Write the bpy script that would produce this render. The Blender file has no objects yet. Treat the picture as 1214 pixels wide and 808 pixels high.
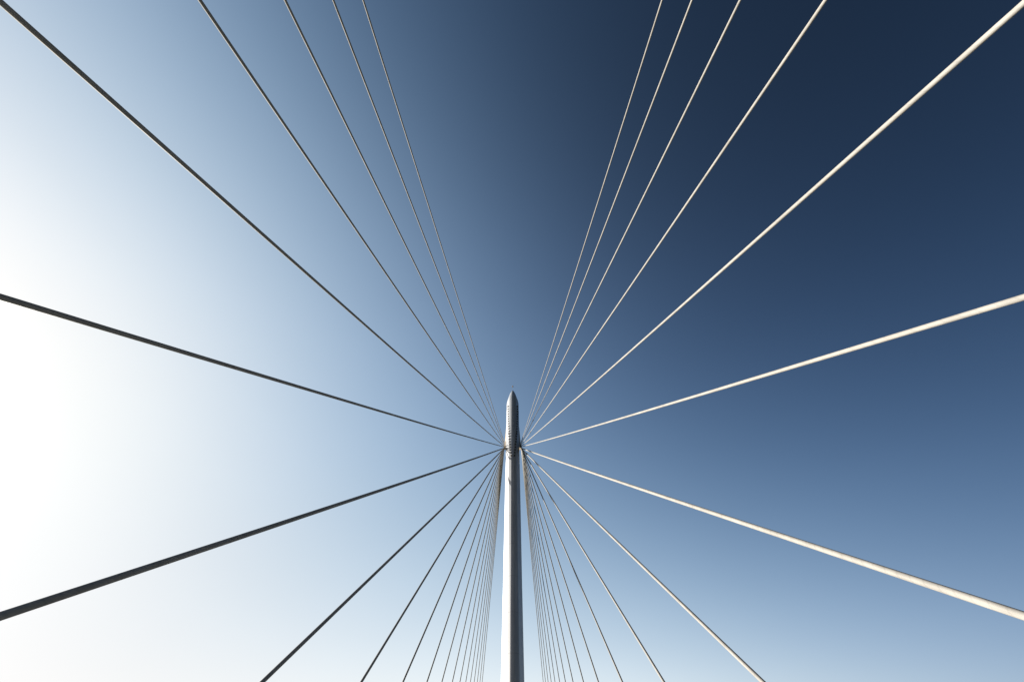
import bpy, bmesh, math, random
from mathutils import Vector, Matrix

random.seed(7)
R = math.radians
C = bpy.context.scene.collection
scene = bpy.context.scene

# ------------------------------------------------------------------ camera, sky, sun, exposure
EYE = 1.6
cam_d = bpy.data.cameras.new('camera')
cam = bpy.data.objects.new('camera', cam_d); C.objects.link(cam)
cam_d.sensor_width = 36.0
cam_d.lens = 36.0 * 455.0 / 1214.0
cam_d.shift_x = -0.8 / 1214.0
cam_d.clip_start = 0.05
cam_d.clip_end = 20000
cam.location = (0, 0, EYE)
cam.rotation_euler = (R(90 + 50.134), 0, 0)
scene.camera = cam

SUN_AZ, SUN_EL = 61.0, 12.0            # degrees left of the view direction, degrees above the horizon
SUN_DIR = Vector((-math.sin(R(SUN_AZ)) * math.cos(R(SUN_EL)), math.cos(R(SUN_AZ)) * math.cos(R(SUN_EL)), math.sin(R(SUN_EL))))
world = bpy.data.worlds.new('World'); scene.world = world
world.use_nodes = True
wn, wl = world.node_tree.nodes, world.node_tree.links
wn.clear()
w_out = wn.new('ShaderNodeOutputWorld')
w_bg = wn.new('ShaderNodeBackground'); w_bg.inputs['Strength'].default_value = 0.10
sky = wn.new('ShaderNodeTexSky'); sky.sky_type = 'NISHITA'
sky.sun_disc = False
sky.sun_elevation = R(SUN_EL)
sky.sun_rotation = R(-SUN_AZ)
sky.altitude = 0.0
sky.air_density = 1.0
sky.dust_density = 1.0
sky.ozone_density = 1.0
# the clear hazy sky: the Nishita colour is graded per channel by the angle to the sun and the height above the horizon
SKY_COEF = [[-0.239, 1.223, -1.4716, -0.3598, -0.0396, 0.1396, 1.2497, 1.2734, 0.469, 1.3078, 0.0054, 0.0552, 0.4943, 0.7551, -0.2359, -1.1662, 0.4522, -0.9546, 0.328, -0.0334], [-0.22, 1.0313, -1.1093, -0.3485, 0.1056, 0.0608, 1.1242, 1.101, 0.4441, 1.0136, -0.0345, 0.043, 0.244, 0.7817, -0.1744, -0.7873, 0.269, -0.6323, 0.2062, -0.0302], [-0.0774, 0.8324, -0.8508, -0.3098, 0.2233, 0.0553, 1.0453, 0.8609, 0.4045, 0.7963, -0.0915, -0.0451, 0.0503, 0.8527, -0.1599, -0.5363, 0.0172, -0.2659, 0.1573, -0.0942]]
def wmath(op, a, b=None, clamp=None):
    n = wn.new('ShaderNodeMath'); n.operation = op
    for i, v in enumerate((a, b)):
        if v is None: continue
        if isinstance(v, (int, float)): n.inputs[i].default_value = v
        else: wl.new(v, n.inputs[i])
    o = n.outputs[0]
    if clamp:
        m = wn.new('ShaderNodeClamp'); m.inputs['Min'].default_value, m.inputs['Max'].default_value = clamp
        wl.new(o, m.inputs['Value']); o = m.outputs[0]
    return o
def wvec(op, a, b=None, c=None):
    n = wn.new('ShaderNodeVectorMath'); n.operation = op
    for i, v in enumerate((a, b, c)):
        if v is None: continue
        if isinstance(v, (tuple, list, Vector)): n.inputs[i].default_value = v
        else: wl.new(v, n.inputs[i])
    return n.outputs['Value'] if op == 'DOT_PRODUCT' else n.outputs[0]
tc = wn.new('ShaderNodeTexCoord')
direction = wvec('NORMALIZE', tc.outputs['Generated'])
c_ = wmath('ADD', wvec('DOT_PRODUCT', direction, SUN_DIR), 0.0, (-0.6, 1.0))
e_ = wmath('ADD', wvec('DOT_PRODUCT', direction, (0, 0, 1)), 0.0, (0.05, 1.0))
p_ = wmath('ADD', wvec('DOT_PRODUCT', direction, (-math.cos(R(SUN_AZ)), -math.sin(R(SUN_AZ)), 0)), 0.0, (-1.0, 0.6))
M = lambda *a: a[0] if len(a) == 1 else wmath('MULTIPLY', M(*a[:-1]), a[-1])
c, e, p = c_, e_, p_
terms = [None] + [M(*t) for t in ((c,), (e,), (p,), (c, c), (e, e), (p, p), (c, e), (c, p), (e, p), (c, c, c), (c, c, e), (c, c, p),
                                  (e, e, c), (e, e, e), (e, e, p), (p, p, c), (p, p, e), (p, p, p), (c, e, p))]
acc = None
for i, t in enumerate(terms):
    k = tuple(SKY_COEF[ch][i] for ch in range(3))
    if acc is None:
        acc = k; continue
    comb = wn.new('ShaderNodeCombineXYZ')
    for j in range(3): wl.new(t, comb.inputs[j])
    acc = wvec('MULTIPLY_ADD', comb.outputs[0], k, acc)
acc = wvec('MINIMUM', wvec('MAXIMUM', acc, (-3, -3, -3)), (2.0, 2.0, 2.0))
# strength 0.1 is applied by the Background; the sky's own highlights roll off softly
raw = wvec('MULTIPLY', sky.outputs['Color'], (0.1, 0.1, 0.1))
soft = wvec('DIVIDE', raw, wvec('MULTIPLY_ADD', raw, (6.0, 6.0, 6.0), (1, 1, 1)))
sx = wn.new('ShaderNodeSeparateXYZ'); wl.new(acc, sx.inputs[0])
cx = wn.new('ShaderNodeCombineXYZ')
for j in range(3): wl.new(wmath('EXPONENT', sx.outputs[j]), cx.inputs[j])
# barely visible unevenness of the high haze
hz = wn.new('ShaderNodeTexNoise'); hz.inputs['Scale'].default_value = 1.6; hz.inputs['Detail'].default_value = 5
wl.new(wvec('MULTIPLY', direction, (1.0, 0.5, 2.0)), hz.inputs['Vector'])
hm = wn.new('ShaderNodeMapRange'); hm.inputs['To Min'].default_value = 9.75; hm.inputs['To Max'].default_value = 10.25
hm.inputs['From Min'].default_value = 0.25; hm.inputs['From Max'].default_value = 0.75
wl.new(hz.outputs['Fac'], hm.inputs['Value'])
hc = wn.new('ShaderNodeCombineXYZ')
for j in range(3): wl.new(hm.outputs[0], hc.inputs[j])
final = wvec('MULTIPLY', wvec('MULTIPLY', soft, cx.outputs[0]), hc.outputs[0])
wl.new(final, w_bg.inputs['Color'])
wl.new(w_bg.outputs['Background'], w_out.inputs['Surface'])

sun_d = bpy.data.lights.new('sun', 'SUN'); sun_d.energy = 5.0; sun_d.angle = R(0.5); sun_d.color = (1.0, 0.93, 0.83)
sun = bpy.data.objects.new('sun', sun_d); C.objects.link(sun)
sun.rotation_euler = SUN_DIR.to_track_quat('Z', 'Y').to_euler()
sun.location = SUN_DIR * 300

vs = scene.view_settings
vs.view_transform = 'Standard'; vs.look = 'None'; vs.exposure = 1.5; vs.gamma = 1.0; vs.use_curve_mapping = False

# ------------------------------------------------------------------ helpers
def link(name, bm, mat, parent=None, smooth=False):
    me = bpy.data.meshes.new(name); bm.to_mesh(me); bm.free()
    me.materials.append(mat)
    if smooth: me.polygons.foreach_set('use_smooth', [True] * len(me.polygons))
    o = bpy.data.objects.new(name, me); C.objects.link(o)
    if parent: o.parent = parent
    return o

def tag(o, label, cat, group=None):
    o['label'] = label; o['category'] = cat
    if group: o['group'] = group
    return o

def struct(name, bm, mat):
    o = link(name, bm, mat); o['kind'] = 'structure'
    return o

def empty(name, loc):
    o = bpy.data.objects.new(name, None); C.objects.link(o); o.location = loc
    o.empty_display_size = 0.5
    return o

def add_box(bm, x0, x1, y0, y1, z0, z1):
    v = [bm.verts.new((x, y, z)) for z in (z0, z1) for y in (y0, y1) for x in (x0, x1)]
    for f in ((0, 2, 3, 1), (4, 5, 7, 6), (0, 1, 5, 4), (2, 6, 7, 3), (0, 4, 6, 2), (1, 3, 7, 5)):
        bm.faces.new([v[i] for i in f])

def tube(bm, pts, radii, sides=20, caps=True):
    """a round bar along a row of points; u runs round it, v along it in metres"""
    uv = bm.loops.layers.uv.verify()
    pts = [Vector(p) for p in pts]
    ref = Vector((0, 0, 1)) if abs((pts[-1] - pts[0]).normalized().z) < 0.9 else Vector((0, 1, 0))
    rings, dist, acc = [], [], 0.0
    for i, p in enumerate(pts):
        t = (pts[min(i + 1, len(pts) - 1)] - pts[max(i - 1, 0)]).normalized()
        a = t.cross(ref).normalized(); b = a.cross(t).normalized()
        if i: acc += (p - pts[i - 1]).length
        dist.append(acc)
        rings.append([bm.verts.new(p + (a * math.cos(2 * math.pi * k / sides) + b * math.sin(2 * math.pi * k / sides)) * radii[i]) for k in range(sides)])
    for i in range(len(rings) - 1):
        for k in range(sides):
            k2 = (k + 1) % sides
            f = bm.faces.new((rings[i][k], rings[i + 1][k], rings[i + 1][k2], rings[i][k2]))
            for lp, (u, w) in zip(f.loops, ((k, i), (k, i + 1), (k + 1, i + 1), (k + 1, i))):
                lp[uv].uv = (u / sides, dist[w])
    if caps:
        bm.faces.new(rings[0]); bm.faces.new(rings[-1][::-1])

def material(name, base, rough=0.5, var=0.06, scale=(1, 1, 1), detail=5, metallic=0.0, bump=0.0, spec=0.5):
    m = bpy.data.materials.new(name); m.use_nodes = True
    n, l = m.node_tree.nodes, m.node_tree.links
    b = n['Principled BSDF']
    b.inputs['Roughness'].default_value = rough; b.inputs['Metallic'].default_value = metallic
    b.inputs['Specular IOR Level'].default_value = spec
    t = n.new('ShaderNodeTexCoord'); mp = n.new('ShaderNodeMapping'); mp.inputs['Scale'].default_value = scale
    l.new(t.outputs['Object'], mp.inputs['Vector'])
    no = n.new('ShaderNodeTexNoise'); no.inputs['Detail'].default_value = detail; no.inputs['Scale'].default_value = 1.0
    l.new(mp.outputs[0], no.inputs['Vector'])
    r = n.new('ShaderNodeValToRGB')
    r.color_ramp.elements[0].position = 0.3; r.color_ramp.elements[1].position = 0.7
    r.color_ramp.elements[0].color = tuple(c * (1 - var) for c in base) + (1,)
    r.color_ramp.elements[1].color = tuple(min(1, c * (1 + var)) for c in base) + (1,)
    l.new(no.outputs['Fac'], r.inputs['Fac']); l.new(r.outputs['Color'], b.inputs['Base Color'])
    if bump:
        bp = n.new('ShaderNodeBump'); bp.inputs['Strength'].default_value = bump; bp.inputs['Distance'].default_value = 0.02
        l.new(no.outputs['Fac'], bp.inputs['Height']); l.new(bp.outputs[0], b.inputs['Normal'])
    return m

# white sheathing of the cables: weathered, slightly grimy
def sheath_material():
    m = material('cable_sheath', (0.275, 0.267, 0.248), rough=0.6, var=0.12, scale=(1.3, 1.3, 1.3), detail=6, spec=0.04)
    n, l = m.node_tree.nodes, m.node_tree.links
    b = n['Principled BSDF']
    # rain streaks and grime running along the sheath
    uv = n.new('ShaderNodeUVMap')
    mp = n.new('ShaderNodeMapping'); mp.inputs['Scale'].default_value = (14.0, 0.35, 1.0); l.new(uv.outputs[0], mp.inputs['Vector'])
    no = n.new('ShaderNodeTexNoise'); no.inputs['Detail'].default_value = 4; no.inputs['Scale'].default_value = 1.0; l.new(mp.outputs[0], no.inputs['Vector'])
    r = n.new('ShaderNodeMapRange'); r.inputs['From Min'].default_value = 0.3; r.inputs['From Max'].default_value = 0.75
    r.inputs['To Min'].default_value = 1.06; r.inputs['To Max'].default_value = 0.88; l.new(no.outputs['Fac'], r.inputs['Value'])
    # the spiral rib of the sheath, a hair darker than the rest
    sp = n.new('ShaderNodeSeparateXYZ'); l.new(uv.outputs[0], sp.inputs[0])
    ma = n.new('ShaderNodeMath'); ma.operation = 'MULTIPLY_ADD'; ma.inputs[1].default_value = 1 / 0.42
    l.new(sp.outputs['Y'], ma.inputs[0]); l.new(sp.outputs['X'], ma.inputs[2])
    fr = n.new('ShaderNodeMath'); fr.operation = 'FRACT'; l.new(ma.outputs[0], fr.inputs[0])
    gt = n.new('ShaderNodeMath'); gt.operation = 'GREATER_THAN'; gt.inputs[1].default_value = 0.86; l.new(fr.outputs[0], gt.inputs[0])
    dk = n.new('ShaderNodeMath'); dk.operation = 'MULTIPLY_ADD'; dk.inputs[1].default_value = -0.09; l.new(gt.outputs[0], dk.inputs[0]); l.new(r.outputs[0], dk.inputs[2])
    src = b.inputs['Base Color'].links[0].from_socket
    sc = n.new('ShaderNodeVectorMath'); sc.operation = 'SCALE'; l.new(src, sc.inputs[0]); l.new(dk.outputs[0], sc.inputs['Scale'])
    l.new(sc.outputs[0], b.inputs['Base Color'])
    return m

M_SHEATH = sheath_material()
M_PYLON = material('pylon_paint', (0.33, 0.345, 0.365), rough=0.42, var=0.10, scale=(1.6, 1.6, 0.12), detail=7, bump=0.05, metallic=0.3)
# faint weld seams round the pylon, every few metres of its height
_n, _l = M_PYLON.node_tree.nodes, M_PYLON.node_tree.links
_b = _n['Principled BSDF']; _t = _n.new('ShaderNodeTexCoord'); _s = _n.new('ShaderNodeSeparateXYZ'); _l.new(_t.outputs['Object'], _s.inputs[0])
_m = _n.new('ShaderNodeMath'); _m.operation = 'MULTIPLY'; _m.inputs[1].default_value = 1 / 5.6; _l.new(_s.outputs['Z'], _m.inputs[0])
_f = _n.new('ShaderNodeMath'); _f.operation = 'FRACT'; _l.new(_m.outputs[0], _f.inputs[0])
_g = _n.new('ShaderNodeMath'); _g.operation = 'GREATER_THAN'; _g.inputs[1].default_value = 0.978; _l.new(_f.outputs[0], _g.inputs[0])
_k = _n.new('ShaderNodeMath'); _k.operation = 'MULTIPLY_ADD'; _k.inputs[1].default_value = -0.16; _k.inputs[2].default_value = 1.0; _l.new(_g.outputs[0], _k.inputs[0])
_c = _n.new('ShaderNodeVectorMath'); _c.operation = 'SCALE'; _l.new(_b.inputs['Base Color'].links[0].from_socket, _c.inputs[0]); _l.new(_k.outputs[0], _c.inputs['Scale'])
_l.new(_c.outputs[0], _b.inputs['Base Color'])
M_FIN = material('fin_paint', (0.27, 0.22, 0.155), rough=0.5, var=0.10, scale=(0.8, 0.8, 0.8))
M_DARK = material('dark_steel', (0.010, 0.010, 0.011), rough=0.55, var=0.2, scale=(3, 3, 3))
M_GALV = material('galvanised_steel', (0.30, 0.30, 0.29), rough=0.45, var=0.12, scale=(4, 4, 4), metallic=0.6)
M_BEACON = material('beacon_glass', (0.35, 0.25, 0.16), rough=0.25, var=0.1, scale=(6, 6, 6))
M_ASPHALT = material('asphalt', (0.055, 0.055, 0.057), rough=0.9, var=0.25, scale=(3, 3, 3), bump=0.3)
M_PAVING = material('concrete_paving', (0.24, 0.225, 0.19), rough=0.85, var=0.15, scale=(0.8, 0.8, 0.8), bump=0.1)
M_PAINT = material('road_paint', (0.75, 0.75, 0.72), rough=0.7, var=0.08, scale=(5, 5, 5))
M_EDGE = material('edge_beam_paint', (0.30, 0.295, 0.28), rough=0.5, var=0.08, scale=(1, 1, 1))
M_GRASS = material('grass_ground', (0.095, 0.105, 0.045), rough=1.0, var=0.35, scale=(0.05, 0.05, 0.05), detail=10)
M_WATER = material('canal_water', (0.02, 0.03, 0.03), rough=0.08, var=0.1, scale=(0.3, 0.3, 0.3), bump=0.25)

# ------------------------------------------------------------------ the setting below the camera
PY, AX = 80.0, 16.0                      # pylon distance ahead, cable planes at +-AX on the deck edges
DY0, DY1 = -130.0, 265.0
bm = bmesh.new(); add_box(bm, -17.0, 17.0, DY0, DY1, -2.2, -0.12); struct('bridge_deck', bm, M_EDGE)
bm = bmesh.new(); add_box(bm, -12.0, -3.0, DY0, DY1, -0.12, -0.116); add_box(bm, 3.0, 12.0, DY0, DY1, -0.12, -0.116); struct('roadway', bm, M_ASPHALT)
bm = bmesh.new(); add_box(bm, -3.0, 3.0, DY0, DY1, -0.119, 0.0)
add_box(bm, -15.2, -12.0, DY0, DY1, -0.119, 0.0); add_box(bm, 12.0, 15.2, DY0, DY1, -0.119, 0.0); struct('pavement', bm, M_PAVING)
bm = bmesh.new()
for sx in (-7.5, 7.5):
    y = DY0 + 1
    while y < DY1 - 4:
        add_box(bm, sx - 0.07, sx + 0.07, y, y + 3, -0.115, -0.112); y += 9
struct('lane_markings', bm, M_PAINT)
bm = bmesh.new(); add_box(bm, -17.0, -15.21, DY0, DY1, -0.119, 0.35); add_box(bm, 15.21, 17.0, DY0, DY1, -0.119, 0.35); struct('edge_kerb', bm, M_EDGE)
bm = bmesh.new(); add_box(bm, -6000, 6000, -30, 190, -14, -12); struct('canal_water', bm, M_WATER)
bm = bmesh.new()
for y0, y1 in ((-6000, -30.1), (190.1, 6000)): add_box(bm, -6000, 6000, y0, y1, -14, -8.5)
struct('ground', bm, M_GRASS)

# ------------------------------------------------------------------ the pylon
HALF = [(1, 0.2), (0.56, -1.05), (0.16, -1.42)]        # right half of the front of the cross-section, in half-widths
SECTION = HALF + [(-x, y) for x, y in HALF[::-1]]
SECTION = SECTION + [(-1, 0.35), (-0.5, 0.8), (-0.16, 1.0), (0.16, 1.0), (0.5, 0.8), (1, 0.35)]

def rounded(poly, r, seg=4):
    out = []
    n = len(poly)
    for i in range(n):
        p, a, b = Vector(poly[i]), Vector(poly[i - 1]), Vector(poly[(i + 1) % n])
        da, db = min(r, (a - p).length * 0.4), min(r, (b - p).length * 0.4)
        q0, q2 = p + (a - p).normalized() * da, p + (b - p).normalized() * db
        for k in range(seg + 1):
            t = k / seg
            out.append(q0 * (1 - t) ** 2 + p * 2 * t * (1 - t) + q2 * t * t)
    return out
ROUND = rounded(SECTION, 0.13, 5)

def half_width(z):                       # z above the deck
    T = [(-14, 2.02), (0, 1.95), (13.6, 1.855), (27.6, 1.76), (50, 1.675), (58, 1.63), (65, 1.595), (70.7, 1.62), (71.5, 1.57), (72.25, 1.42), (73.33, 1.10), (74.35, 0.80), (75.2, 0.36), (75.5, 0.04)]
    if z <= T[0][0]: return T[0][1]
    for (a, wa), (b, wb) in zip(T, T[1:]):
        if z <= b: return wa + (wb - wa) * (z - a) / (b - a)
    return T[-1][1]

def front_y(x, w):
    """front surface of the section at lateral offset x, relative to the pylon axis, with the surface normal"""
    x_ = min(abs(x) / w, 0.999)
    for (xa, ya), (xb, yb) in zip(HALF, HALF[1:] + [(0.0, HALF[-1][1])]):
        if xb <= x_ <= xa:
            t = (xa - x_) / (xa - xb)
            nx, ny = (ya - yb), -(xa - xb)
            nv = Vector((-(nx) if False else abs(ya - yb) * (1 if x >= 0 else -1), -(xa - xb), 0)).normalized()
            return (ya + (yb - ya) * t) * w, nv
    return HALF[-1][1] * w, Vector((0, -1, 0))

def loft(bm, zs, scale=None, grow=0.0, zfun=None):
    rings = []
    for z in zs:
        w = half_width(z) + grow
        rings.append([bm.verts.new((p.x * w, p.y * w, z if zfun is None else zfun(p, z))) for p in ROUND])
    n = len(ROUND)
    for i in range(len(rings) - 1):
        for k in range(n):
            k2 = (k + 1) % n
            bm.faces.new((rings[i][k2], rings[i][k], rings[i + 1][k], rings[i + 1][k2]))
    bm.faces.new(rings[0]); bm.faces.new(rings[-1][::-1])
    bmesh.ops.recalc_face_normals(bm, faces=bm.faces[:])

pylon = empty('pylon', (0, PY, 0))
tag(pylon, 'tall white bridge pylon with pointed head, rising from the middle of the cable fans', 'pylon')
bm = bmesh.new(); loft(bm, [-14, 0, 8, 13.6, 20, 27.6, 36, 44, 50, 53, 58, 62, 65, 68, 70.7]); link('shaft', bm, M_PYLON, pylon)
bm = bmesh.new(); loft(bm, [70.72, 71.1, 71.5, 71.9, 72.25, 72.8, 73.33, 73.85, 74.35, 74.8, 75.2, 75.5], grow=0.0); link('pointed_nose', bm, M_PYLON, pylon)

# raised casing round the cable anchorage, its lower rim cut to a V on the front and the back
def v_rim(p, z):
    if z > 54.0: return z
    return 57.2 - 4.6 * (1 - min(1.0, abs(p.x))) ** 1.0
bm = bmesh.new(); loft(bm, [53.9, 58.5, 62, 65, 68.6], grow=0.04, zfun=v_rim); link('anchor_casing', bm, M_PYLON, pylon)

# gusset fins carrying the two cable planes
for s in (-1, 1):
    bm = bmesh.new()
    def out_x(z): return 1.50 + max(0.0, 66.6 - z) * 0.066
    rings = []
    for z, lift in ((57.2, 0.7), (57.8, 0.0), (60.0, 0.0), (63.0, 0.0), (66.6, 0.0)):
        rings.append([bm.verts.new((s * px, py, z + pz)) for px, py, pz in
                      ((1.25, -0.25, lift), (out_x(z), 1.15, 0), (out_x(z), 1.55, 0), (1.2, 2.4, lift))])
    for a, b in zip(rings, rings[1:]):
        for k in range(4):
            k2 = (k + 1) % 4
            bm.faces.new((a[k], a[k2], b[k2], b[k]))
    bm.faces.new(rings[0]); bm.faces.new(rings[-1])
    bmesh.ops.recalc_face_normals(bm, faces=bm.faces[:])
    link('gusset_fin', bm, M_FIN, pylon)

# two columns of twenty anchor ends down the front
for s in (-1, 1):
    for i in range(20):
        t = i / 19.0
        z = 69.0 - 15.9 * t ** 0.97
        x = s * (1.20 - 0.42 * t - 0.42 * max(0, t - 0.55) / 0.45)
        w = half_width(z) + 0.04
        y, nv = front_y(x, w)
        bm = bmesh.new()
        base = Vector((x, y, z)) - nv * 0.1
        aim = (nv + Vector((0, 0, -0.25))).normalized()
        tube(bm, [base, base + aim * (0.36 - 0.13 * t)], [0.235 - 0.02 * t, 0.225 - 0.02 * t], sides=12)
        link('anchor_end', bm, M_DARK, pylon)

bm = bmesh.new(); tube(bm, [(0, 0.2, 75.2), (0, 0.2, 77.25)], [0.035, 0.02], sides=8)
mast = link('mast', bm, M_GALV, pylon)
bm = bmesh.new(); tube(bm, [(0, 0.2, 77.15), (0, 0.2, 77.2), (0, 0.2, 77.55), (0, 0.2, 77.68)], [0.08, 0.17, 0.17, 0.07], sides=12)
link('beacon', bm, M_BEACON, mast)

# ------------------------------------------------------------------ the stay cables
DECK_Y = [-95.59, -78.31, -60.95, -44.07, -27.16, -10.68, 6.62, 23.35, 40.55, 57.32, 74.59, 91.55, 108.59, 125.41, 142.32, 159.28, 176.24, 193.24, 210.23, 227.21]
HEAD_Z = [58.07, 57.87, 57.58, 57.29, 57.01, 56.87, 56.57, 56.52, 56.65, 56.79, 56.94, 57.09, 57.24, 57.39, 57.53, 57.64, 57.72, 57.77, 57.80, 57.82]
DIAM = [0.100, 0.107, 0.115, 0.127, 0.154, 0.170, 0.250, 0.247, 0.235, 0.220, 0.210, 0.20, 0.195, 0.19, 0.185, 0.18, 0.18, 0.18, 0.18, 0.18]
HEAD_X, SAG = 2.085, 2.6e-5
CLAMPS = {(2, 1): 0.14, (3, 1): 0.115, (7, 1): 0.085}
ORD = ['first', 'second', 'third', 'fourth', 'fifth', 'sixth', 'seventh', 'eighth', 'ninth', 'tenth', 'eleventh', 'twelfth']

def cable_label(k, s):
    side = 'left' if s < 0 else 'right'
    look = 'dark backlit' if s < 0 else 'pale sunlit'
    if k == 0: return f'{look} cable, steepest and thinnest of the six fanning up {side} of the pylon'
    if k < 4: return f'{look} cable, {ORD[k]} from the steepest of those fanning up {side} of the pylon'
    if k == 4: return f'{look} cable running from the pylon head into the top {side} corner of the sky'
    if k == 5: return f'{look} cable rising gently from the pylon head to the middle of the {side} edge'
    if k == 6: return f'thickest {look} cable, sloping gently down from the pylon head to the lower {side} edge'
    n = 20 - k
    if k == 7: return f'thick {look} cable slanting steeply to the bottom edge, outermost {side} of the pylon shaft'
    if n == 1: return f'thin cable closest to the pylon shaft on its {side} side, innermost of the lower fan'
    return f'thin cable, {ORD[n - 1]} outward from the {side} side of the pylon shaft, in the lower fan'

for s in (-1, 1):
    for k in range(20):
        A = Vector((s * AX, DECK_Y[k], 0.0)); T = Vector((s * HEAD_X, PY + 1.3 + 0.055 * (k - 9.5), HEAD_Z[k] + 0.9))
        L2 = (A - T).xy.length_squared
        r = DIAM[k] / 2
        root = empty('stay_cable', A)
        tag(root, cable_label(k, s), 'cable', 'stay cables of the bridge')
        def at(u):
            p = T.lerp(A, u); p.z -= 4 * SAG * L2 * u * (1 - u)
            return p - A
        N = 48
        us = [i / N for i in range(N + 1)]
        bm = bmesh.new(); tube(bm, [at(u) for u in us], [r] * (N + 1), sides=24)
        link('sheath', bm, M_SHEATH, root, smooth=True)
        length = (A - T).length
        bm = bmesh.new()
        e = 1.5 / length
        tube(bm, [at(-0.25 / length), at(e * 0.8), at(e)], [r * 1.06, r * 1.06, r * 1.01], sides=16)
        link('socket', bm, M_SHEATH, root, smooth=True)
        bm = bmesh.new()
        e = 1.4 / length
        tube(bm, [at(1 - e), at(1 - e * 0.8), at(1.0)], [r * 1.1, r * 1.5, r * 1.5], sides=20)
        link('deck_anchor_tube', bm, M_GALV, root, smooth=True)
        if (k, s) in CLAMPS:
            u = CLAMPS[(k, s)]; e = 0.35 / length
            bm = bmesh.new(); tube(bm, [at(u - e), at(u + e)], [r * 1.6, r * 1.6], sides=16)
            link('clamp', bm, M_DARK, root, smooth=True)
